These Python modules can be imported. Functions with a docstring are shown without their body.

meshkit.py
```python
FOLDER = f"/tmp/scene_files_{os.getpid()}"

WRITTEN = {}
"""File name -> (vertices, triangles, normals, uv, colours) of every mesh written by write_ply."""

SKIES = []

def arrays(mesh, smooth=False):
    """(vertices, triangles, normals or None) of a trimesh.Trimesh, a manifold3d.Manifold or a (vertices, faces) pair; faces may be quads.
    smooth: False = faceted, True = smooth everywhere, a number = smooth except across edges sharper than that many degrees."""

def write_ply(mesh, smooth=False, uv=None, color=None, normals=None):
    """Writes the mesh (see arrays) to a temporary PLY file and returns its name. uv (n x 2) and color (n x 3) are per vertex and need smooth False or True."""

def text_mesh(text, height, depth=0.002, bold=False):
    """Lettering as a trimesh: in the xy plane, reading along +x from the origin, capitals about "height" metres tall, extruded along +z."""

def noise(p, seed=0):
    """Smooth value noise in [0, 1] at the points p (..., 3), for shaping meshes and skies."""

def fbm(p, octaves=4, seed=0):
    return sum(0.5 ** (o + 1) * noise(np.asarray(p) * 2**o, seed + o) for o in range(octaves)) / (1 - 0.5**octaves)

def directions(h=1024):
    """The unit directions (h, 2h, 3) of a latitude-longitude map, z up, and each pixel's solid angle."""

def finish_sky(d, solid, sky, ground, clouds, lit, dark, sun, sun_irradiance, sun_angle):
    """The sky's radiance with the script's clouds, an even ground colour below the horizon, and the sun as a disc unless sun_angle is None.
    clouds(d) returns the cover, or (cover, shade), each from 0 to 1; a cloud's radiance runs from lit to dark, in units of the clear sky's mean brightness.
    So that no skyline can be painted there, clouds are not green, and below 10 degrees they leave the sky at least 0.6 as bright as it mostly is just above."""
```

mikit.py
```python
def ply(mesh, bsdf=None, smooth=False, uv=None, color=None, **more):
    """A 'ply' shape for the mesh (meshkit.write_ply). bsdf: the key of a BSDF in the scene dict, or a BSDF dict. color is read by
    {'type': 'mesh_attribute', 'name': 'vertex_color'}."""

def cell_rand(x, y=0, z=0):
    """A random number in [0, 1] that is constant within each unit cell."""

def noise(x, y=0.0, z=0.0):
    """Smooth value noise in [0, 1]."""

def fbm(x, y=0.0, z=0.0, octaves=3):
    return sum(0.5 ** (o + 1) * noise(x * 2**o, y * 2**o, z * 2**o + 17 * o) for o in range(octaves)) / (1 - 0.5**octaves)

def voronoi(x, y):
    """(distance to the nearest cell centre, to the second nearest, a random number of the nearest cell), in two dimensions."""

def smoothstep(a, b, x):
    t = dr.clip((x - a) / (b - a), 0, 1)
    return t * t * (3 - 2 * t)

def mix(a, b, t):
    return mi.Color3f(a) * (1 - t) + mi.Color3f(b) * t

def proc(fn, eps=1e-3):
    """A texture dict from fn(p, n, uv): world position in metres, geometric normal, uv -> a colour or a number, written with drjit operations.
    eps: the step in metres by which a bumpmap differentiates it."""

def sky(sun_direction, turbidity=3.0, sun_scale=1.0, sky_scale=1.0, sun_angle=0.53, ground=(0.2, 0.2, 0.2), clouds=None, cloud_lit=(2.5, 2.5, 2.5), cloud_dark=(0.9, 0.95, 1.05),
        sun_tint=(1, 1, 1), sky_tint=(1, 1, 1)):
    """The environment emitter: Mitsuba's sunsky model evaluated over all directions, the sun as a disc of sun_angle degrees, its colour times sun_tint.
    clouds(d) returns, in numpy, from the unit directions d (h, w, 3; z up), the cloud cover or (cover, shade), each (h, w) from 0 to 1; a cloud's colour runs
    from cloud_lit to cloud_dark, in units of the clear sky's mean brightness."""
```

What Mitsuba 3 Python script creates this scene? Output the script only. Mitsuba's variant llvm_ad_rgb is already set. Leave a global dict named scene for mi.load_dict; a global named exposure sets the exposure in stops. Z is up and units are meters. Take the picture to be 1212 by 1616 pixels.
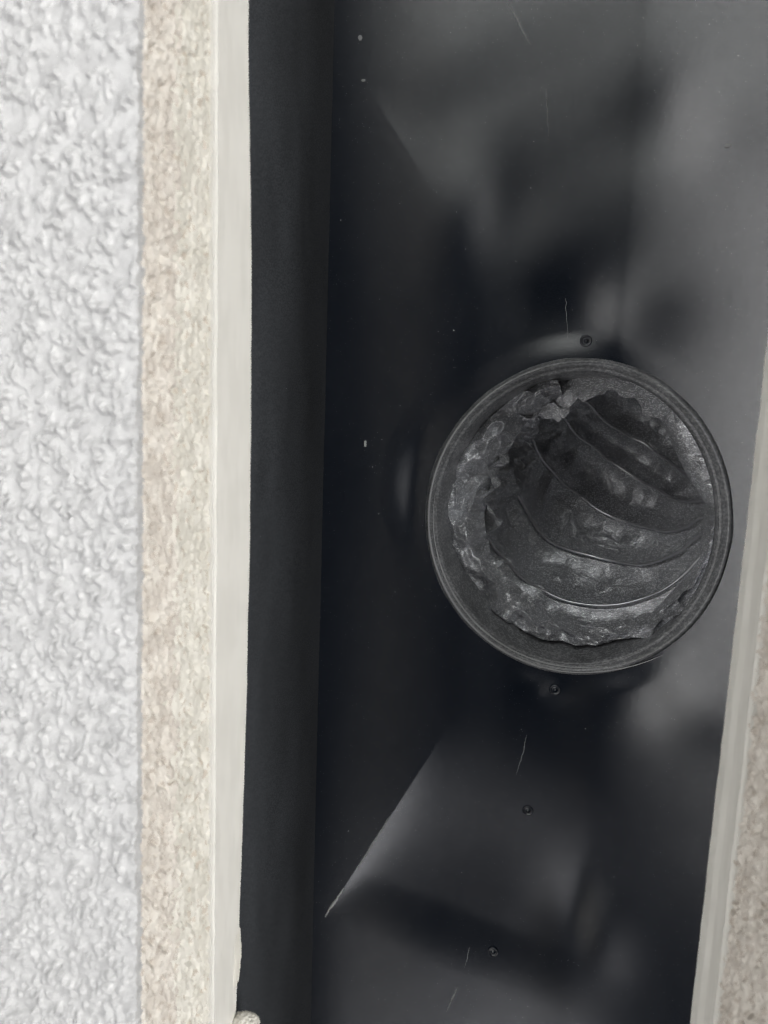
import math, random
import numpy as np, trimesh, mitsuba as mi, mikit, meshkit
import drjit as dr
from mikit import noise, fbm, voronoi, cell_rand, smoothstep, mix
T = mi.ScalarTransform4f
rng = np.random.default_rng(7)
scene, labels = {"type": "scene"}, {}

# ---------------------------------------------------------------- camera, light, exposure
# X to the right along the wall, Y into the wall, Z up. The wall's face is y = 0.
F = 1214.0
CAM = np.array([0.0, -0.162, 0.0])
_yv = np.array([252.0, -171.0, F]); _yv /= np.linalg.norm(_yv)
_zv = -np.array([-316.0, 8582.0, F]); _zv -= _yv * (_zv @ _yv); _zv /= np.linalg.norm(_zv)
R = np.stack([np.cross(_yv, _zv), _yv, _zv], 1)
fwd, up = R[2], -R[1]
scene["camera"] = {"type": "thinlens", "fov": 2 * math.degrees(math.atan(606 / F)), "fov_axis": "x", "near_clip": 0.01, "far_clip": 50.0,
                   "aperture_radius": 0.0009, "focus_distance": 0.322,
                   "to_world": T().look_at(origin=CAM.tolist(), target=(CAM + fwd).tolist(), up=up.tolist())}
exposure = 0.0


def lamp(key, centre, aim, w, h, rad, label):  # light panels added outside the frame to light the parts; no such source is seen
    c, a = np.array(centre, float), np.array(aim, float)
    scene[key] = {"type": "rectangle", "to_world": T().look_at(origin=c.tolist(), target=a.tolist(), up=[0, 0, 1]) @ T().scale([w / 2, h / 2, 1]),
                  "emitter": {"type": "area", "radiance": {"type": "rgb", "value": list(rad)}}, "bsdf": {"type": "diffuse", "reflectance": {"type": "rgb", "value": 0.6}}}
    labels[key] = {"label": label, "category": "lamp"}


lamp("added_lamp", (0.60, -1.1, 0.0), (0, 0.1, 0), 0.20, 2.7, (3.0, 3.0, 3.03), "added tall narrow white light panel, unseen, just right of and behind the viewer")
lamp("added_lamp_001", (0.1, -1.0, 1.02), (0, 0.1, 0), 1.3, 0.5, (2.8, 2.88, 2.8), "added wide white light panel, unseen, above and behind the viewer")
lamp("added_lamp_002", (-0.95, -1.05, 0.1), (0, 0.1, 0), 0.9, 1.8, (2.35, 2.33, 2.32), "added large white light panel, unseen, to the left of and behind the viewer")
lamp("added_lamp_003", (0.3, -1.05, -1.85), (0, 0.1, 0), 1.1, 0.6, (2.2, 2.2, 2.3), "added wide white light panel, unseen, low behind the viewer")
lamp("added_lamp_004", (1.34, -0.84, 0.1), (-0.09, 0.1, 0), 0.5, 2.4, (8.2, 8.1, 7.9), "added very large soft light panel, unseen, far to the right of the wall opening")


# ---------------------------------------------------------------- helpers
def at(u, v, y):
    """The point of the plane at depth y seen at photograph pixel (u, v)."""
    d = np.array([(u - 606) / F, (v - 808) / F, 1.0]) @ R
    return CAM + d * ((y - CAM[1]) / d[1])


def sstep(a, b, x):
    t = np.clip((x - a) / (b - a), 0, 1)
    return t * t * (3 - 2 * t)


def grid(P, wrap=False):
    """Triangles over an (n, m, 3) array of points."""
    n, m = P.shape[:2]
    idx = np.arange(n * m).reshape(n, m)
    if wrap:
        idx = np.concatenate([idx, idx[:, :1]], 1)
    a, b, c, d = idx[:-1, :-1].ravel(), idx[1:, :-1].ravel(), idx[1:, 1:].ravel(), idx[:-1, 1:].ravel()
    return P.reshape(-1, 3), np.vstack([np.stack([a, b, c], 1), np.stack([a, c, d], 1)])


def join(*ms):
    vs, fs, o = [], [], 0
    for v, f in ms:
        vs.append(v); fs.append(f + o); o += len(v)
    return np.vstack(vs), np.vstack(fs)


def tube(path, rad, sides=8, caps=True):
    p = np.asarray(path, float)
    t = np.gradient(p, axis=0); t /= np.linalg.norm(t, axis=1, keepdims=True) + 1e-12
    a = np.cross(t, [0.13, 0.2, 0.97]); a /= np.linalg.norm(a, axis=1, keepdims=True) + 1e-12
    b = np.cross(t, a)
    ang = np.arange(sides) * 2 * np.pi / sides
    r = np.broadcast_to(rad, (len(p),))[:, None, None]
    P = p[:, None] + r * (np.cos(ang)[None, :, None] * a[:, None] + np.sin(ang)[None, :, None] * b[:, None])
    return grid(P, wrap=True)


def add(key, mesh, bsdf, smooth=True, label=None, cat=None, kind=None, group=None):
    scene[key] = mikit.ply(mesh, bsdf, smooth=smooth)
    tag(key, label, cat, kind, group)


def tag(key, label=None, cat=None, kind=None, group=None):
    d = {k: x for k, x in (("label", label), ("category", cat), ("kind", kind), ("group", group)) if x}
    if d:
        labels[key] = d


def axis_steps(lo, f0, f1, hi, fine, coarse):
    return np.unique(np.round(np.concatenate([np.arange(lo, f0, coarse), np.arange(f0, f1, fine), np.arange(f1, hi + coarse / 2, coarse)]), 7))


def fb(x, y, z=0.0, octaves=3, seed=0):
    x, y, z = np.broadcast_arrays(np.asarray(x, float), np.asarray(y, float), np.asarray(z, float))
    return meshkit.fbm(np.stack([x, y, z], -1), octaves, seed)


def nz(x, y, z=0.0, seed=0):
    return fb(x, y, z, 1, seed)


# ---------------------------------------------------------------- materials
def bs(d, two=True):
    return {"type": "twosided", "bsdf": d} if two else d


def c_plaster(p, n, uv):
    m = fbm(p.x * 420, p.y * 420, p.z * 300)
    g = fbm(p.x * 1900, p.y * 1900, p.z * 1900, octaves=2)
    return mix((0.48, 0.478, 0.477), (0.56, 0.558, 0.556), smoothstep(0.35, 0.65, m)) * (0.93 + 0.14 * g)


def c_coarse(p, n, uv):
    m = fbm(p.x * 300, p.y * 330, p.z * 160)
    s = smoothstep(0.60, 0.72, fbm(p.x * 700 + 5, p.y * 900, p.z * 500, octaves=2))
    return mix(mix((0.58, 0.535, 0.48), (0.71, 0.67, 0.61), smoothstep(0.35, 0.68, m)), (0.42, 0.36, 0.30), s * 0.6)


def c_fine(p, n, uv):
    m = fbm(p.x * 300 + 9, p.y * 350, p.z * 120)
    s = smoothstep(0.64, 0.72, fbm(p.x * 800 + 5, p.y * 900, p.z * 420, octaves=2))
    return mix(mix((0.61, 0.585, 0.52), (0.72, 0.695, 0.63), smoothstep(0.35, 0.68, m)), (0.44, 0.36, 0.28), s * 0.5)


def c_flange(p, n, uv):
    m = fbm(p.x * 90, p.y * 260, p.z * 60)
    return mix((0.64, 0.625, 0.58), (0.68, 0.665, 0.62), smoothstep(0.3, 0.7, m))


def b_black(p, n, uv):
    return 0.00003 * fbm(p.x * 600, p.y * 600, p.z * 600, octaves=1)


def c_black(p, n, uv):
    g = fbm(p.x * 2600, p.y * 2600, p.z * 2600, octaves=2)
    return mix((0.003, 0.007, 0.015), (0.010, 0.015, 0.026), smoothstep(0.4, 0.7, g))


def c_collar(p, n, uv):
    g = fbm(p.x * 1300, p.y * 1300, p.z * 1300, octaves=2)
    m = fbm(p.x * 130, p.y * 130, p.z * 130)
    return mix((0.12, 0.123, 0.130), (0.20, 0.203, 0.21), smoothstep(0.4, 0.7, g)) * (0.6 + 0.8 * m)


def c_lit_wall(p, n, uv):
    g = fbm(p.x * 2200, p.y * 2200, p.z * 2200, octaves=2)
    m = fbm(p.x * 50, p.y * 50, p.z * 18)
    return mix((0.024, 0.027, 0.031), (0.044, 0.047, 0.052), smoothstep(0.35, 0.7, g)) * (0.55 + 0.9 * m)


def c_foil(p, n, uv):
    g = fbm(p.x * 2200, p.y * 2200, p.z * 2200, octaves=2)
    m = fbm(p.x * 60, p.y * 60, p.z * 60)
    return mix((0.33, 0.335, 0.355), (0.86, 0.87, 0.90), smoothstep(0.44, 0.72, g)) * (0.7 + 0.6 * m)


def b_foil(p, n, uv):
    return 0.00016 * fbm(p.x * 1500, p.y * 1500, p.z * 1500, octaves=2) + 0.00011 * fbm(p.x * 420, p.y * 420, p.z * 420, octaves=2)


P_ = mikit.proc
scene["plaster"] = bs({"type": "principled", "base_color": P_(c_plaster), "roughness": 0.28, "specular": 0.5})
scene["coarse_render"] = bs({"type": "diffuse", "reflectance": P_(c_coarse)})
scene["fine_render"] = bs({"type": "diffuse", "reflectance": P_(c_fine)})
scene["flange_plastic"] = bs({"type": "principled", "base_color": P_(c_flange), "roughness": 0.55, "specular": 0.4})
scene["black_plastic"] = bs({"type": "roughplastic", "distribution": "beckmann", "alpha": 0.13, "int_ior": 1.9, "diffuse_reflectance": P_(c_black)})
scene["lit_wall_plastic"] = bs({"type": "principled", "base_color": P_(c_lit_wall), "roughness": 0.6, "specular": 0.4})  # left wall coloured lighter than the panel to stand in for light on it
scene["collar_plastic"] = bs({"type": "bumpmap", "arbitrary": {**P_(b_black, 2e-4)}, "scale": 1.0,
                              "bsdf": {"type": "principled", "base_color": P_(c_collar), "roughness": 0.30, "specular": 0.5}})
scene["foil"] = bs({"type": "bumpmap", "arbitrary": {**P_(b_foil, 2e-4)}, "scale": 1.0,
                    "bsdf": {"type": "principled", "base_color": P_(c_foil), "metallic": 0.6, "roughness": 0.45, "specular": 0.5}})
scene["edge_highlight"] = bs({"type": "principled", "base_color": {"type": "rgb", "value": [0.30, 0.305, 0.31]}, "roughness": 0.22, "specular": 0.8})  # pale colour that paints a highlight on the collar
scene["wire"] = bs({"type": "principled", "base_color": {"type": "rgb", "value": [0.62, 0.625, 0.65]}, "metallic": 0.8, "roughness": 0.25})
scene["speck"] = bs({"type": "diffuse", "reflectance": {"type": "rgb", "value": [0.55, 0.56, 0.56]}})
scene["dust"] = bs({"type": "diffuse", "reflectance": {"type": "rgb", "value": [0.42, 0.425, 0.45]}})  # dust, and the grains painted as glare along the fold
scene["scuff_and_glint"] = bs({"type": "diffuse", "reflectance": {"type": "rgb", "value": [0.36, 0.365, 0.365]}})  # scratches and flecks, and the fainter half of the fold's painted highlight
scene["sealant"] = bs({"type": "principled", "base_color": {"type": "rgb", "value": [0.62, 0.60, 0.54]}, "roughness": 0.5})

# ---------------------------------------------------------------- the wall and its cut edges
T1, T2, YP = 0.035, 0.062, 0.158          # end of the cut wall, end of the flange, the back panel
XL = float(at(395, 800, T2)[0]); XR = float(at(1165, 1000, T2)[0])
_lv = [(100, 384), (250, 392), (400, 399), (600, 398), (800, 394), (1000, 388), (1200, 379), (1400, 374), (1616, 372)]
_lp = np.array([at(u, v, T2) for v, u in _lv])[::-1]


from scipy.interpolate import UnivariateSpline
_ls = UnivariateSpline(_lp[:, 2], _lp[:, 0], k=2, s=9 * 0.0008 ** 2)


def x_front(z):
    """The cut edge on the wall's face, left side."""
    return -0.0907 + 0.0145 * np.clip(z, -0.2, 0.15)


def line_through(a, b, y):
    """x as a straight function of z on the plane at depth y, through two photograph pixels."""
    p, r = at(*a, y), at(*b, y)
    return lambda z: p[0] + (r[0] - p[0]) * (np.clip(z, -0.25, 0.18) - p[2]) / (r[2] - p[2])


xr_in, xr_out = line_through((1207, 540), (1086, 1616), T2), line_through((1204, 1016), (1136, 1616), T1)


def x_rim_right(y, z):
    t = np.clip((y - T1) / (T2 - T1), 0, 1)
    return xr_out(z) * (1 - t) + (xr_in(z) + 0.0025) * t


def x_rim(y, z):
    """The left rim's face: from the cut wall's end to its inner, slightly wavy edge."""
    t = np.clip((y - T1) / (T2 - T1), 0, 1)
    return -0.0889 * (1 - t) + _ls(np.clip(z, _lp[0, 2], _lp[-1, 2])) * t


ZT, ZB = 0.62, -0.78                      # ends of the opening, outside the frame


def stucco(x, z):
    a = 0.35
    xx, zz = x * math.cos(a) + z * math.sin(a), z * math.cos(a) - x * math.sin(a)
    wx, wz = fb(x * 200, z * 200, 1, 2, 3) * 0.004, fb(x * 200, z * 200, 5, 2, 4) * 0.004
    n1 = nz((xx + wx) * 560, (zz + wz) * 300, 2, 11)
    n2 = nz((xx + wz) * 900, (zz + wx) * 560, 7, 12)
    n3 = fb(x * 200, z * 160, 3, 2, 13)
    n4 = nz((xx - wx) * 330, (zz - wz) * 210, 4, 15)
    f = fb(x * 1500, z * 1300, 3, 2, 14)
    return 0.0013 * sstep(0.60, 0.80, n1) * (0.5 + n3) + 0.0007 * sstep(0.62, 0.80, n2) + 0.0011 * sstep(0.6, 0.85, n4) + 0.0008 * n3 + 0.00012 * f


def flecks(xs_, zs_):
    """The raised flecks of the trowelled coat, scattered one by one over the part of the wall near the opening."""
    g = np.zeros((len(xs_), len(zs_)))
    N = 4800
    cxs, czs = rng.uniform(-0.150, XL + 0.001, N), rng.uniform(-0.20, 0.12, N)
    for cx_, cz_ in zip(cxs, czs):
        a = 0.30 + rng.normal(0, 0.45)
        L, W = 0.00120 * rng.lognormal(0, 0.42), 0.00080 * rng.lognormal(0, 0.36)
        hgt = min(0.0015, 1.2 * W) * rng.uniform(0.5, 1.15)
        i0, i1 = np.searchsorted(xs_, [cx_ - L * 1.5, cx_ + L * 1.5]); j0, j1 = np.searchsorted(zs_, [cz_ - L * 1.5, cz_ + L * 1.5])
        if i1 <= i0 or j1 <= j0: continue
        x, z = xs_[i0:i1, None] - cx_, zs_[None, j0:j1] - cz_
        p, q_ = x * math.cos(a) - z * math.sin(a), x * math.sin(a) + z * math.cos(a)
        th = np.arctan2(q_, p)
        wob = 1 + 0.22 * np.sin(2 * th + cx_ * 9e4) + 0.16 * np.sin(3 * th + cz_ * 7e4)
        r = np.sqrt((p / W) ** 2 + (q_ / L) ** 2) / wob
        b = hgt * np.maximum(0, 1 - r ** 2) ** 0.8
        g[i0:i1, j0:j1] = np.maximum(g[i0:i1, j0:j1], b) + 0.25 * np.minimum(g[i0:i1, j0:j1], b)
    return g


def coat(xs, zs, edge_x=None, side=1):
    X, Z = np.meshgrid(xs, zs, indexing="ij")
    h = stucco(X, Z)
    if edge_x is not None and side > 0:
        h = np.where(X < -0.149, h, 0.0014 * fb(X * 190, Z * 150, 3, 3, 13) + 0.0004 * fb(X * 700, Z * 560, 3, 2, 16) + FLECKS)
    Y = 0.0005 - h
    if edge_x is not None:                                       # ragged cut edge, rounded back
        d = np.abs(X - edge_x)
        if side > 0:
            X = X + (x_front(Z) - edge_x) * sstep(-0.13, -0.092, X)
        rag = 0.0006 * fb(Z * 500, 0, 3, 3, 21) + 0.0005 * (nz(Z * 1600, 1, 2, 22) - 0.5)
        X = X + np.where(d < 0.002, side * rag * (1 - d / 0.002), 0)
        Y = Y + np.where(d < 0.0005, (0.0005 - d) ** 2 * 1200, 0)
    return X, Y, Z


def coat_with_return(xs, zs, edge_x, side):
    X, Y, Z = coat(xs, zs, edge_x, side)
    if side > 0:
        e = (X[-1], Y[-1], Z[-1])
    else:
        e = (X[0], Y[0], Z[0])
    rows = []
    for k, dy in enumerate((0.0008, 0.0020, 0.0032)):
        rows.append(np.stack([e[0] - side * 0.0007 * k * (0.4 + nz(Z[0] * 700, k, 1, 31)), e[1] * 0 + 0.0012 + dy, e[2]], -1))
    P = np.stack([X, Y, Z], -1)
    P = np.concatenate([P, np.array(rows)] if side > 0 else [np.array(rows)[::-1], P], 0)
    return grid(P)


zs = axis_steps(-1.5, -0.195, 0.110, 1.4, 0.00036, 0.006)
xl = axis_steps(-0.85, -0.150, XL, XL, 0.00036, 0.006); xl[-1] = XL
xr = axis_steps(XR, XR, XR + 0.04, 0.85, 0.0006, 0.006)
FLECKS = flecks(xl, zs)
scene["wall"] = mikit.ply(coat_with_return(xl, zs, XL, 1), "plaster", smooth=True)
tag("wall", kind="structure")
add("wall__render_coat", coat_with_return(xr, zs, XR, -1), "plaster")
xm = np.linspace(XL, XR, 80)
for z0, z1 in ((ZT, 1.4), (-1.5, ZB)):
    X, Y, Z = coat(xm, np.linspace(z0, z1, 160))
    k = "wall__render_coat_001" if z0 == ZT else "wall__render_coat_002"
    add(k, grid(np.stack([X, Y, Z], -1)), "plaster")


def cut_face(x0, side, y0, y1, zs_, seed, amp, pit, front, n=100):
    """The rough cut side of the wall at x0, facing the opening (side = +1: faces +X)."""
    ys = np.linspace(y0, y1, n)
    Y, Z = np.meshgrid(ys, zs_, indexing="ij")
    if not front:
        Y = np.where(Y < (y0 + y1) / 2, Y + 0.006 * (fb(Z * 160, 1, seed, 3, seed) - 0.5) * (1 - (Y - y0) / (y1 - y0) * 2), Y)
    h = amp * (fb(Y * 800, Z * 560, seed, 3, seed) - 0.5) * 2
    h += amp * 0.8 * sstep(0.5, 0.8, nz(Y * 800, Z * 680, 3, seed + 1))
    h -= pit * sstep(0.62, 0.80, nz(Y * 700, Z * 600, 9, seed + 2))
    e = Y - y0 if front else 1 + 0 * Y
    h -= np.where(e < 0.0016, (0.0016 - e) * 1.5, 0) * (0.5 + nz(0 * Y, Z * 600, 4, seed + 3))
    if side < 0:
        x0 = xr_out(Z) + x0
    h -= 0.0014 * sstep(y1 - 0.0040, y1, Y) if front else 0.0012 * (1 - sstep(y0, y0 + 0.004, Y))
    if side > 0:
        x0 = x_front(Z) * (1 - Y / T1) - 0.0889 * Y / T1 + x0
    return grid(np.stack([x0 + side * h, Y, Z], -1))


zc = axis_steps(ZB, -0.19, 0.13, ZT, 0.00045, 0.004)
YM = 0.0175
add("wall__coarse_layer", cut_face(-0.0002, 1, 0.0016, YM + 0.0050, zc, 41, 0.0007, 0.0011, True), "coarse_render")
add("wall__fine_layer", cut_face(0.0000, 1, YM - 0.0030, T1 + 0.002, zc, 51, 0.0005, 0.0008, False), "fine_render")
add("wall__coarse_layer_001", cut_face(0.0002, -1, 0.0016, YM + 0.0050, zc, 61, 0.0010, 0.0014, True), "coarse_render")
add("wall__fine_layer_001", cut_face(0.0000, -1, YM - 0.0030, T1 + 0.002, zc, 71, 0.0009, 0.0012, False), "coarse_render")
for k, z in enumerate((ZT, ZB)):
    X, Y = np.meshgrid(np.linspace(XL, XR, 120), np.linspace(0.0014, T1 + 0.002, 50), indexing="ij")
    s = -1 if k == 0 else 1
    add(f"wall__end_face_{k+1:03d}" if k else "wall__end_face", grid(np.stack([X, Y, z + s * 0.0014 * (fb(X * 420, Y * 420, 3, 3, 81 + k) - 0.5)], -1)), "coarse_render")

# ---------------------------------------------------------------- the black box behind the opening
BOX = "vent_box"
tag(BOX, "black plastic vent box set into the wall opening behind its pale rim", "vent box")
C0 = at(912, 822, YP)                                             # centre of the duct hole
RX, RXR, RZ = 0.0604, 0.0542, 0.0628                                           # the slightly oval collar
BXR = XR + 0.040                                                  # the box is wider than the opening on the right
RF = 0.020                                                        # rounding of the inner corners


def q(u, v):
    p = at(u, v, YP)
    return p[0], p[2]


def dent(X, Z, u, v, su, sv, tx, tz, pw=1.0):
    """A shallow tilted dent of the sheet round one point: half widths su, sv in metres, slopes tx, tz."""
    x, z = q(u, v)
    g = np.linspace(-6, 6, 1201)
    slope = (np.exp(-g ** 2) - 0.4 * np.exp(-(g / 2.5) ** 2)) / 0.6  # a flat facet that returns gently on both sides
    prof = np.cumsum(slope) * 0.01
    return tx * su * np.interp((X - x) / su, g, prof - prof[-1] * (g + 6) / 12) * np.exp(-((Z - z) / sv) ** 2)


def panel_height(X, Z):
    """How far the buckled sheet stands proud of its plane, towards the opening."""
    h = 0.0016 * (fb(X * 14, Z * 11, 1, 2, 101) - 0.5) + 0.00025 * (fb(X * 45, Z * 30, 1, 1, 102) - 0.5)
    for (u, v, su, sv, tx, tz) in DENTS:
        h = h - dent(X, Z, u, v, su, sv, tx, tz)
    # the creased fold at the lower left and its fainter twin at the upper left
    for (a, b, c, amp, seed) in FOLDS:
        ax, az = q(*a); bx, bz = q(*b); cx, cz = q(*c)
        L = math.hypot(bx - ax, bz - az); ux, uz = (bx - ax) / L, (bz - az) / L
        t = ((X - ax) * ux + (Z - az) * uz) / L
        s = (X - ax) * uz - (Z - az) * ux
        if (cx - ax) * uz - (cz - az) * ux < 0: s = -s
        M = math.hypot(cx - ax, cz - az); wx, wz = (cx - ax) / M, (cz - az) / M
        s2 = (X - ax) * wz - (Z - az) * wx
        if (bx - ax) * wz - (bz - az) * wx < 0: s2 = -s2
        wid = 0.0030 + 0.013 * np.clip(t, 0, 1.3)
        up_ = wid * (1 - np.exp(-np.maximum(s, 0) / wid)) * sstep(-0.003, 0.030, s2)
        h = h + amp * up_ * np.exp(-(np.maximum(s, 0) / 0.10) ** 2) * (1 - sstep(0.35, 1.15, t)) * (s2 > -0.01)
    return h


def lean(u, v, lx, f):
    """Slopes that turn the sheet at (u, v) a fraction f of the way towards an added lamp standing lx to the side."""
    p = at(u, v, YP)
    a = np.array([lx, -1.1, np.clip(p[2] * 4.9, -0.6, 0.6)]) - p; b = CAM - p
    h = a / np.linalg.norm(a) + b / np.linalg.norm(b)
    return f * h[0] / -h[1], 0.0


DENTS = [(u, v, su, sv, *lean(u, v, lx, 1.0 * f)) for (u, v, su, sv, lx, f) in
         ((1090, 200, .012, .018, -.95, .28), (960, 495, .014, .018, -.95, .5), (1050, 1095, .014, .017, -.95, .36), (925, 1455, .010, .024, -.95, .62),
          (765, 330, .012, .024, .60, 0.5), (640, 765, .010, .022, .60, 0.55), (866, 1072, .006, .009, -.95, .6))]
FOLDS = [((513, 1447), (705, 1150), (900, 1600), -0.38, 1), ((572, 122), (700, 330), (760, 40), -0.07, 2)]

XW = XL - 0.004
xs = np.arange(XW, BXR, 0.0005); zsP = axis_steps(ZB, -0.29, 0.20, ZT, 0.0006, 0.005)
X, Z = np.meshgrid(xs, zsP, indexing="ij")
H = panel_height(X, Z)
rr = np.hypot((X - C0[0]) / np.where(X > C0[0], RXR, RX), (Z - C0[2]) / RZ)
H = H * sstep(1.0, 1.22, rr)   # flat round the collar
for dd, rw, rh in ((BXR - X, 0.070, 0.021), (ZT - Z, RF, RF), (Z - ZB, RF, RF)):
    e = np.clip(1 - dd / rw, 0, 1)
    c_ = rh * e ** 1.6 if rw > 0.05 else rh * (1 - np.sqrt(np.maximum(1 - e ** 2, 0)))
    H = H + c_
V, Fc = grid(np.stack([X, YP - H, Z], -1))
keep = (rr.ravel()[Fc] > 1.0).any(1)
Fc = Fc[keep]
scene[BOX + "__back_panel"] = mikit.ply((V, Fc), "black_plastic", smooth=True)


def side_wall(x, s):
    Y, Zs = np.meshgrid(np.linspace(T2 - 0.004, YP + 0.001 if s > 0 else YP - 0.020, 60), axis_steps(ZB, -0.3, 0.22, ZT, 0.0015, 0.01), indexing="ij")
    w = 0.0060 * (fb(Y * 22, Zs * 16, 2, 2, 111) - 0.5) * np.sin(np.pi * (Y - Y.min()) / (Y.max() - Y.min()))
    return grid(np.stack([x + s * w, Y, Zs], -1))


add(BOX + "__side_wall", side_wall(XL - 0.004, 1), "lit_wall_plastic")
add(BOX + "__side_wall_001", side_wall(BXR, -1), "black_plastic")
for k, z in enumerate((ZT, ZB)):
    Xe, Ye = np.meshgrid(np.linspace(XL, BXR, 60), np.linspace(T2 - 0.004, YP - RF, 40), indexing="ij")
    add(BOX + ("__end_wall" if k == 0 else "__end_wall_001"), grid(np.stack([Xe, Ye, np.full_like(Xe, z)], -1)), "black_plastic")
# the box's front face hidden behind the wall on the right
Xe, Ze = np.meshgrid(np.linspace(XR + 0.004, BXR, 10), np.linspace(ZB, ZT, 40), indexing="ij")
add(BOX + "__front_web", grid(np.stack([Xe, np.full_like(Xe, T2 - 0.004), Ze], -1)), "black_plastic")


def rim(x0, s, seed, prof):
    """The pale rim along one side: profile points (out from the wall face, depth), drawn along Z with a slight waver."""
    zz = axis_steps(ZB, -0.3, 0.22, ZT, 0.0015, 0.01)
    pr = np.array(prof)
    P = np.zeros((len(pr), len(zz), 3))
    for i, (o, y) in enumerate(pr):
        wv = 0.0005 * (fb(zz * 22, 0, seed, 3, seed) - 0.5) + 0.0003 * (fb(zz * 160, i * 0.2, seed, 2, seed + 1) - 0.5)
        x = x_rim(y, zz) if s > 0 else x_rim_right(y, zz)
        P[i] = np.stack([x + s * (o + wv), np.full_like(zz, y), zz], -1)
    return grid(P)


def bend(a, b, n=5):
    return [tuple(np.array(a) + (np.array(b) - np.array(a)) * k / n) for k in range(n)]


profL = [(-0.001, T1)] + [(0.0008 + 0.0007 * (1 - math.cos(t)), T1 + 0.0016 * math.sin(t)) for t in np.linspace(0, 1.57, 6)] + bend((0.0015, T1 + 0.004), (0.0014, T2 - 0.003), 8) + \
        [(0.0014 - 0.0022 * (1 - math.cos(t)), T2 - 0.003 + 0.003 * math.sin(t)) for t in np.linspace(0, 1.57, 7)] + [(-0.012, T2 + 0.0002)]
profR = [(-0.001, T1)] + [(0.0004 + 0.0008 * (1 - math.cos(t)), T1 + 0.0016 * math.sin(t)) for t in np.linspace(0, 1.57, 6)] + bend((0.0012, T1 + 0.003), (0.0014, T1 + 0.0135)) + [(0.0014, T1 + 0.0135), (0.0024, T1 + 0.0148)] + \
        bend((0.0025, T1 + 0.016), (0.0025, T2 - 0.003), 6) + [(0.0025 - 0.0025 * (1 - math.cos(t)), T2 - 0.003 + 0.003 * math.sin(t)) for t in np.linspace(0, 1.57, 7)] + [(-0.004, T2 + 0.0002)]
add(BOX + "__rim", rim(XL, 1, 121, profL), "flange_plastic", smooth=40)
add(BOX + "__rim_001", rim(XR, -1, 125, profR), "flange_plastic", smooth=40)

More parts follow.
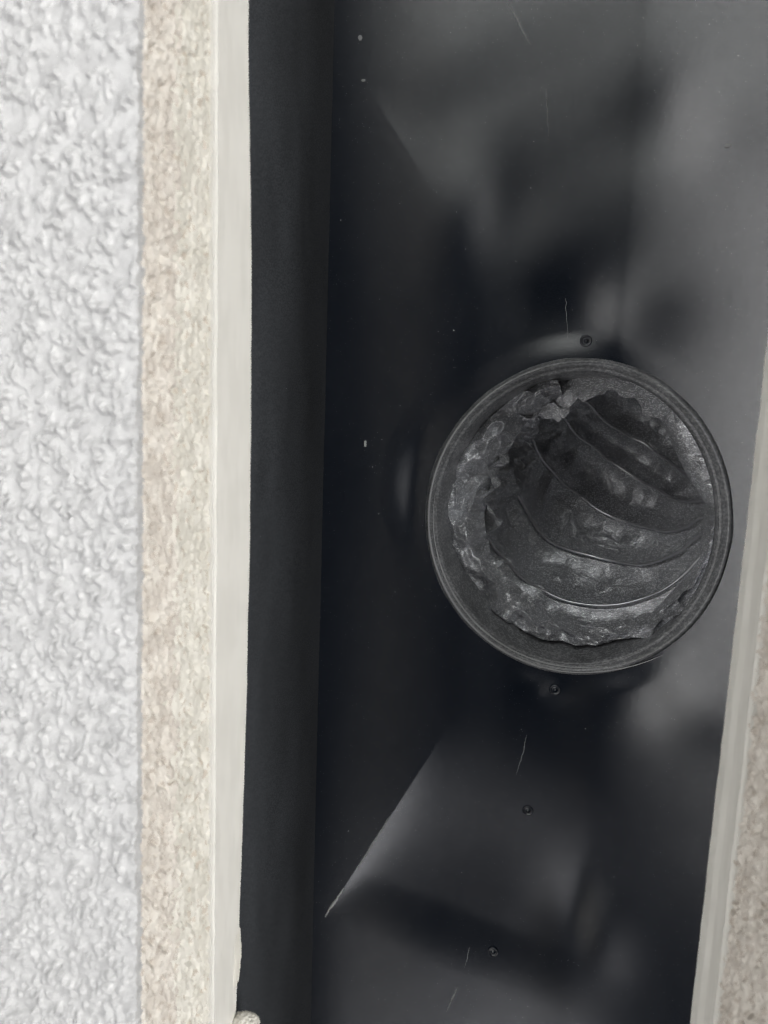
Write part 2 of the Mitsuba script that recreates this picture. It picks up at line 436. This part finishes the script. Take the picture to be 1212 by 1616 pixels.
# ---------------------------------------------------------------- the round collar and the duct
NPH = 360
ph = np.arange(NPH) * 2 * np.pi / NPH
CE = C0 + np.array([0.0052, 0.021, 0.0010])                       # centre of the collar's inner end
RE = 0.0575


def ring(c, rx, rz, egg=1.0):
    return np.stack([c[0] + (rx - egg * (RX - RXR) * (np.cos(ph) > 0)) * np.cos(ph), np.full(NPH, c[1]), c[2] + rz * np.sin(ph)], -1)


rows = []
for (dr_, dy) in ((0.0060, 0.0008), (0.0030, 0.0004), (0.0022, -0.0004), (0.0017, -0.0014), (0.0010, -0.0018), (0.0003, -0.0016), (-0.0004, -0.0011), (-0.0011, -0.0005), (-0.0014, 0.0000), (-0.0018, -0.0002), (-0.0023, -0.0001), (-0.0028, 0.0005), (-0.0032, 0.0022)):
    rows.append(ring(C0 + [0, dy, 0], RX + dr_, RZ + dr_))
for k in range(1, 9):
    t = k / 8
    c = C0 * (1 - t) + CE * t
    rows.append(ring(c + [0, 0.0022 * (1 - t), 0], (RX - 0.0032) * (1 - t) + RE * t, (RZ - 0.0032) * (1 - t) + RE * t, 1 - t))
P = np.array(rows)


def slope_right(x):
    return 0.021 * np.clip(1 - (BXR - x) / 0.070, 0, 1) ** 1.6


wgt = np.concatenate([np.ones(13), np.linspace(1, 0, len(P) - 13)])[:, None]
P[..., 1] -= slope_right(P[..., 0]) * wgt                         # the collar's edge follows the sloping right part of the panel
P[:3, :, 1] += 0.0004 * (nz(np.cos(ph) * 6, np.sin(ph) * 6, 2, 131) - 0.5)
add(BOX + "__collar", grid(P, wrap=True), "collar_plastic", smooth=True)

for k, (rad_, yy, th_) in enumerate(((0.0009, -0.0016, 0.00055), (-0.0010, -0.0008, 0.0004))):
    p = np.linspace(*((1.75, 5.35) if k == 0 else (3.0, 5.0)), 220)      # pale bead drawn only where a highlight is painted on the collar's edge
    pts_ = np.stack([C0[0] + (RX + rad_) * np.cos(p), C0[1] + yy - slope_right(C0[0] + (RX + rad_) * np.cos(p)), C0[2] + (RZ + rad_) * np.sin(p)], -1)
    add(BOX + "__collar__" + ("highlight_bead" if k == 0 else "highlight_bead_001"), tube(pts_, th_ * (0.7 + 0.6 * nz(np.cos(p) * 9, np.sin(p) * 9, k, 133)) * np.sin(np.linspace(0.05, 3.09, 220)) ** 0.6, 8), "edge_highlight")

DUCT = "flexible_duct"
tag(DUCT, "crumpled dark grey foil duct with thin wire ribs bending away inside the round collar", "duct")
ud = np.array([math.sin(0.592), math.cos(0.592)]); ud /= np.linalg.norm(ud)          # the way it bends, up and to the right
wd = np.array([ud[1], -ud[0]])                                    # across the bend
RHO = 0.686                                                       # hinge distance in duct radii


def duct_point(phi, th, r):
    """phi = 0 on the inside of the bend; th the bend angle so far; r the radius."""
    r = r * (1 - 0.175 * th * (1 - sstep(0.2, 0.75, np.cos(phi))))
    a = r * np.cos(phi)                                           # along ud
    b = r * np.sin(phi)                                           # along wd
    arm = RHO * RE - a                                            # distance from the hinge line
    arm = 0.5 * (arm + np.sqrt(arm ** 2 + 0.006 ** 2))            # the inside of the bend bunches up instead of crossing over
    pu = a + arm * (1 - np.cos(th))
    dep = arm * np.sin(th)
    return np.stack([CE[0] + ud[0] * pu + wd[0] * b, CE[1] + dep, CE[2] + ud[1] * pu + wd[1] * b], -1)


RIBS = np.radians([19.5, 41.6, 61.1, 78.6, 90, 102])


def rib_phase(th):
    k = np.concatenate([[np.radians(4)], RIBS, [np.radians(112)]])
    i = np.clip(np.searchsorted(k, th) - 1, 0, len(k) - 2)
    return i, np.clip((th - k[i]) / (k[i + 1] - k[i]), 0, 1)


def crumple(u, v, seed, scale=1.0):
    """Crushed-sheet relief in metres over (u, v) in metres: straight creases between flat facets."""
    g = np.random.default_rng(seed)
    w1, w2 = 0.006 * (fb(u * 60, v * 60, seed, 2, seed) - .5), 0.006 * (fb(u * 60, v * 60, seed + 9, 2, seed + 1) - .5)
    h = 0
    for k in range(7):
        a, lam = g.uniform(0, math.pi), g.uniform(0.008, 0.024) * scale
        c = ((u + w1) * math.cos(a) + (v + w2) * math.sin(a)) / lam + g.uniform(0, 9)
        keep = sstep(.42, .58, fb(u * 45 + k, v * 45, seed + k, 1, seed + k))
        h = h + lam * g.uniform(0.05, 0.11) * np.abs(2 * (c - np.floor(c + .5))) * keep
    return h


phg = np.arange(840) * 2 * np.pi / 840
thg = np.linspace(-np.radians(3), np.radians(112), 640)
PH, TH = np.meshgrid(phg, thg, indexing="xy")
i_, fr = rib_phase(TH)
cx, sx = np.cos(PH), np.sin(PH)
pouch = np.sin(np.pi * fr ** 1.4) ** 0.6
crk = 1 - np.abs(2 * fb(cx * 3.2 + 4, sx * 3.2, TH * 5.0, 3, 141) - 1)
crk2 = 1 - np.abs(2 * fb(cx * 8 + 4, sx * 8, TH * 9.0, 3, 142) - 1)
inner = sstep(-0.2, 0.9, cx)                                       # more crumpled towards the inside of the bend
left = sstep(0.0, 0.9, -sx)                                        # and towards the left
first = np.exp(-(TH / np.radians(16)) ** 2)
am = 0.0013 + 0.003 * inner + 0.0030 * left + 0.002 * first
rad = RE * 1.0 + 0.0066 * pouch * (0.5 + crk) - am * (crk ** 2 - 0.5) * 2.0 * np.minimum(1, pouch * 1.6 + first * .5) - 0.15 * am * (crk2 - 0.6) * pouch
crk3 = np.maximum(1 - np.abs(2 * fb(cx * 5 + 3, sx * 5, TH * 7.0, 1, 147) - 1), 1 - np.abs(2 * fb(cx * 9 + 8, sx * 9, TH * 12.0, 1, 149) - 1))
rad = rad - crumple(PH * 0.05, TH * 0.055, 33, 1.3) * (0.7 + 1.5 * left + 0.8 * first) * np.minimum(1, 4 * pouch + first) - 0.0004 * crk3 ** 8 *  (0.25 + 0.75 * pouch) * (0.35 + 0.65 * sstep(.35, .6, fb(cx * 4, sx * 4, TH * 4, 2, 148)))
pin = (1 - np.abs(2 * fb(cx * 9 + 2, sx * 9 + 5, TH * 1.1, 2, 145) - 1)) ** 2
rad = rad - 0.0040 * (pin - 0.4) * sstep(0.25, 0.95, -sx) * np.minimum(1, np.maximum(TH, 0) * 4) * (0.25 + 0.75 * pouch)
rad = rad - first * 0.0006 - 0.0012 * np.exp(-(TH / np.radians(3)) ** 2) * nz(cx * 20, sx * 20, 1, 143)
RIDGES = [([(4.5, 62), (3.85, 46)], 3.0), ([(4.5, 58), (4.1, 34), (3.75, 26)], 3.6), ([(4.5, 50), (4.35, 24), (4.0, 12)], 3.6), ([(4.2, 40), (3.6, 30)], 2.4), ([(3.5, 60), (3.3, 46)], 2.2),
          ([(3.34, 57), (3.09, 57), (2.72, 46)], 3.4), ([(3.1, 56), (3.0, 46)], 2.0), ([(2.5, 57), (2.2, 52)], 1.6), ([(3.5, 14), (3.0, 9), (2.6, 12)], 3.0), ([(2.9, 34), (2.6, 24)], 1.6), ([(4.1, 14), (3.9, 6)], 3.0)]
rr_ = np.random.default_rng(23)
for _ in range(24):
    f0, t0, a0, l0 = rr_.uniform(1.9, 4.9), rr_.uniform(2, 98), rr_.uniform(0, 6.28), rr_.uniform(.1, .34)
    RIDGES.append(([(f0, t0), (f0 + l0 * math.cos(a0), t0 + 62 * l0 * math.sin(a0))], rr_.uniform(-1.0, 1.2) * (1.6 if f0 > 3.4 else 0.8)))
for line, am_ in RIDGES:
    best = np.full(PH.shape, 9.0)
    for (f0, t0), (f1, t1) in zip(line[:-1], line[1:]):
        dx, dy = (f1 - f0) * 50, (t1 - t0) * 0.85
        px, py = (PH - f0) * 50, (np.degrees(TH) - t0) * 0.85
        t = np.clip((px * dx + py * dy) / (dx * dx + dy * dy), 0, 1)
        tap = np.sqrt(t * (1 - t)) * 4 if len(line) == 2 else 0
        best = np.minimum(best, np.hypot(px - t * dx, py - t * dy) + np.maximum(0, 1.6 - tap))
    rad = rad - 0.001 * am_ * np.exp(-np.maximum(best, 0) / 2.6) * (0.3 + 0.7 * pouch)
thj = TH + np.radians(2.6) * (fb(cx * 2, sx * 2, TH * 2.5, 2, 144) - 0.5) * 2 * np.minimum(1, TH * 3)
add(DUCT + "__liner", grid(duct_point(PH, thj, rad), wrap=True), "foil", smooth=True)
for k, th in enumerate(RIBS[:5]):
    p = np.append(ph, ph[:1] + 2 * np.pi)
    tj = th + np.radians(2.6) * (fb(np.cos(p) * 2, np.sin(p) * 2, th * 2.5 + 0 * p, 2, 144) - 0.5) * 2
    pts = duct_point(p, tj, RE - 0.0029 + 0.0045 * sstep(0.1, 0.6, np.cos(p)))
    add(DUCT + ("__wire_rib" if k == 0 else f"__wire_rib_{k:03d}"), tube(pts, 0.0007, 8), "wire")


def zpx(x, y):
    """Photograph pixel of a point of the enlarged duct."""
    return x / 2.196 + 660, y / 2.196 + 550


def strip(pairs, ya, yb, seed, n=140, m=24, amp=0.0012):
    """A folded strip of foil between two lines of points, bulging, with its edges turned back."""
    from scipy.interpolate import CubicSpline
    A = np.array([at(*zpx(*a), y) for (a, b), y in zip(pairs, ya)]); B = np.array([at(*zpx(*b), y) for (a, b), y in zip(pairs, yb)])
    t = np.linspace(0, 1, len(pairs)); tt = np.linspace(0, 1, n)
    A, B = CubicSpline(t, A)(tt), CubicSpline(t, B)(tt)
    s = np.linspace(0, 1, m)
    P = A[:, None] * (1 - s)[None, :, None] + B[:, None] * s[None, :, None]
    S, TT = np.meshgrid(s, tt)
    cr = (1 - np.abs(2 * fb(S * 2.2, TT * n / 24, seed, 2, seed) - 1)) ** 2
    P[..., 1] -= 0.003 * np.sin(np.pi * S) * (0.7 + (cr - 0.3) * min(1, amp / 0.003)) + amp * cr
    P[..., 1] -= crumple(TT * n * 0.0007, S * m * 0.0004, seed, 1.5) * min(1.3, 0.3 + amp / 0.0035)
    P[..., 0] += 0.0006 * (fb(S * 3, TT * 30, seed, 2, seed + 1) - 0.5)
    ed = np.exp(-S / 0.06)
    P[..., 1] += 0.004 * ed ** 2
    return grid(P)


yc = CE[1]
add(DUCT + "__foil_fold", strip([((760, 150), (850, 130)), ((835, 240), (960, 225)), ((890, 350), (1030, 330)), ((935, 440), (1065, 440)), ((1005, 545), (1080, 560))],
                                [yc + .006, yc + .006, yc + .005, yc + .004, yc + .002], [yc + .001, yc, yc - .001, yc - .002, yc - .003], 151, amp=0.0004), "foil")
add(DUCT + "__foil_fold_001", strip([((1003, 500), (1050, 500)), ((990, 640), (1045, 640)), ((955, 760), (1025, 750)), ((880, 845), (960, 860)), ((800, 930), (880, 950)), ((700, 985), (760, 1000))],
                                    [yc + .010] * 6, [yc] * 6, 155, amp=0.0004), "foil")
add(DUCT + "__foil_fold_002", strip([((1020, 350), (1070, 350)), ((1035, 470), (1095, 470)), ((1030, 640), (1095, 620)), ((1000, 780), (1060, 790)), ((920, 890), (975, 910)), ((820, 965), (850, 985))],
                                    [yc - .001] * 6, [yc - .005] * 6, 159, amp=0.0004), "foil")

cuff = [((480, 110), (500, 165)), ((305, 175), (385, 245)), ((165, 335), (310, 360)), ((105, 480), (250, 500)), ((112, 640), (235, 600)), ((165, 795), (262, 715)), ((280, 918), (335, 800)), ((435, 994), (430, 880)), ((600, 1014), (540, 945)), ((775, 985), (740, 925)), ((925, 900), (880, 850))]
add(DUCT + "__foil_fold_003", strip(cuff, [yc - .0005] * 11, [yc + .006, yc + .009, yc + .009, yc + .008, yc + .006, yc + .005, yc + .005, yc + .005, yc + .005, yc + .006, yc + .006], 163, n=480, m=60, amp=0.0035), "foil")

# ---------------------------------------------------------------- small things on the panel


def on_panel(u, v, lift=0.0):
    x, z = q(u, v)
    h = float(panel_height(np.array([[x]]), np.array([[z]]))[0, 0])
    r = math.hypot((x - C0[0]) / RX, (z - C0[2]) / RZ)
    h *= float(sstep(1.0, 1.22, r))
    h += 0.021 * float(np.clip(1 - (BXR - x) / 0.070, 0, 1)) ** 1.6
    return np.array([x, YP - h - lift, z])


for k, (u, v) in enumerate(((925, 538), (876, 1088), (833, 1281), (778, 1503))):
    c = on_panel(u, v)
    a = np.arange(28) * 2 * np.pi / 28
    rows = [np.stack([c[0] + r * np.cos(a), np.full(28, c[1] - y), c[2] + r * np.sin(a)], -1) for r, y in
            ((0.0026, -0.0006), (0.0023, 0.0004), (0.0019, 0.0008), (0.0015, 0.0003), (0.0012, 0.0001), (0.0008, 0.0006), (0.0004, 0.0010), (0.00001, 0.0011))]
    add(BOX + ("__rivet" if k == 0 else f"__rivet_{k:03d}"), grid(np.array(rows), wrap=True), "black_plastic")

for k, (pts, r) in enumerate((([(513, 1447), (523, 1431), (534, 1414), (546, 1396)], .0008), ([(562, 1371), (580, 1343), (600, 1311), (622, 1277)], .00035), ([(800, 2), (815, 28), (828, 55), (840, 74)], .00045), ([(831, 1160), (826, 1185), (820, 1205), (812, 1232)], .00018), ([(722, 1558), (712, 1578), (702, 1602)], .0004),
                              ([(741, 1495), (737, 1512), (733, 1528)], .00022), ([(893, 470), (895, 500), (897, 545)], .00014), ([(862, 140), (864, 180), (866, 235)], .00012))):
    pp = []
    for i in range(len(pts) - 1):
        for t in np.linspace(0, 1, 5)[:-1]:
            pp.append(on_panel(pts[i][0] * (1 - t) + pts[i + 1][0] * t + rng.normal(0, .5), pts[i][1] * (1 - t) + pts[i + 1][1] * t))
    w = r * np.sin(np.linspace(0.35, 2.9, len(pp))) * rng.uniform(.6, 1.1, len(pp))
    add(BOX + "__back_panel__" + ("scratch_and_glint" if k == 0 else f"scratch_and_glint_{k:03d}"), tube(pp, w, 5), "speck" if k == 0 else "scuff_and_glint")  # the first two pale tubes paint the highlight on the fold's crease

specks = []
for _ in range(260):
    u, v = rng.uniform(420, 1190), rng.uniform(5, 1610)
    x, z = q(u, v)
    if math.hypot((x - C0[0]) / RX, (z - C0[2]) / RZ) < 1.16 or x > BXR - .02:
        continue
    c = on_panel(u, v, 0.0001)
    s = trimesh.creation.icosphere(0, 1.0)
    r = 0.00009 * rng.lognormal(0, 0.45)
    vv = s.vertices * [r * rng.uniform(.7, 1.8), r * .6, r * rng.uniform(.7, 1.8)] + c
    specks.append((vv, np.array(s.faces)))
add("dust_specks", join(*specks), "speck", smooth=False, label="scattered pale dust specks on the black back panel", cat="dust", kind="stuff")

xg, zg, hg = xs, zsP, H
from scipy.interpolate import RegularGridInterpolator
HI = RegularGridInterpolator((xg, zg), hg, bounds_error=False, fill_value=0)
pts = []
for k in range(2600):                                             # pale grains that paint the glare along the creased fold
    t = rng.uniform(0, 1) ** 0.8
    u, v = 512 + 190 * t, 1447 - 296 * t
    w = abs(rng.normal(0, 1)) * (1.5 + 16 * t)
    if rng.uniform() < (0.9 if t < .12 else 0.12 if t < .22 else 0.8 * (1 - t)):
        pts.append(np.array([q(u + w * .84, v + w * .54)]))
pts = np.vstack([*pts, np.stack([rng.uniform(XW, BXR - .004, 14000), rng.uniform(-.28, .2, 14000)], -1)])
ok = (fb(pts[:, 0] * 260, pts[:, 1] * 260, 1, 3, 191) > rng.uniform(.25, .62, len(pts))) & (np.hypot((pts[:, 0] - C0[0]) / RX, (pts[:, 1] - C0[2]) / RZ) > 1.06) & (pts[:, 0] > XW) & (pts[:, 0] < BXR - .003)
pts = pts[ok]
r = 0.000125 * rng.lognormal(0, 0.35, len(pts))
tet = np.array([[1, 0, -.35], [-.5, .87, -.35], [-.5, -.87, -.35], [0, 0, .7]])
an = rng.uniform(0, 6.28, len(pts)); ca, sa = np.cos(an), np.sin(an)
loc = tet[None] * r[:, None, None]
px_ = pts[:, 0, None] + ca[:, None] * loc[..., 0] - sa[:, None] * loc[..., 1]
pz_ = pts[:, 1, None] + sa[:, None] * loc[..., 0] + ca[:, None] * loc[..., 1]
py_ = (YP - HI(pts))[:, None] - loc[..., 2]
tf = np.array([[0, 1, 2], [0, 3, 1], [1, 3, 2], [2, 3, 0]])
add("fine_dust_and_glare", (np.stack([px_, py_, pz_], -1).reshape(-1, 3), (tf[None] + 4 * np.arange(len(pts))[:, None, None]).reshape(-1, 3)), "dust", smooth=False,
    label="fine grey dust scattered over the black back panel, with pale grains painted as glare along its creased fold", cat="dust", kind="stuff")

c = on_panel(577, 700, .0004)
b = trimesh.creation.box([0.0009, 0.0006, 0.0026]); b.apply_translation(c)
add("white_chip", b, "speck", smooth=False, label="tiny white chip lying alone on the dark panel left of the round duct", cat="chip")
for k, (u, v, lab) in enumerate(((574, 128, "small pale fleck at the upper corner of the faint top fold"), (1141, 240, "small pale fleck near the right rim beside the upper light patch"),
                                 (569, 61, "small grey fleck near the top left of the panel"), (386, 1436, "small pale crumb beside the lower end of the left rim"))):
    c = on_panel(u, v, .0003)
    s = trimesh.creation.icosphere(2, 1.0)
    vv = s.vertices * (1 + 0.5 * (meshkit.fbm(s.vertices * 2 + k * 7, 2, 5)[:, None] - .5)) * [.0009, .0003, .0005] * np.array([1 + .4 * (k % 2), 1, 1 + .5 * (k % 3)]) + c
    add("pale_fleck" if k == 0 else f"pale_fleck_{k:03d}", (vv, np.array(s.faces)), "scuff_and_glint", label=lab, cat="fleck")


def lump(c, sx, sy, sz, seed):
    s = trimesh.creation.icosphere(4, 1.0)
    d = 1 + 0.35 * (meshkit.fbm(s.vertices * 9 + seed, 3, seed + 1)[:, None] - .5) + 0.5 * (meshkit.fbm(s.vertices * 1.3 + seed, 3, seed)[:, None] - 0.5)
    return s.vertices * d * [sx, sy, sz] + np.array(c), np.array(s.faces)


for k, (u, v, sx_, sy_, sz_, lab) in enumerate(((372, 32, .0040, .005, .0065, "pale sealant lump on the top end of the left rim"),
                                                (371, 1510, .0022, .004, .017, "long pale sealant smear on the left rim near its lower end"),
                                                (390, 1620, .0050, .005, .0042, "pale sealant lump in the bottom left corner of the opening"))):
    add("sealant_lump" if k == 0 else f"sealant_lump_{k:03d}", lump(at(u, v, T2 - .004) - [.001, 0, 0], sx_, sy_, sz_, 170 + k), "sealant", label=lab, cat="sealant")
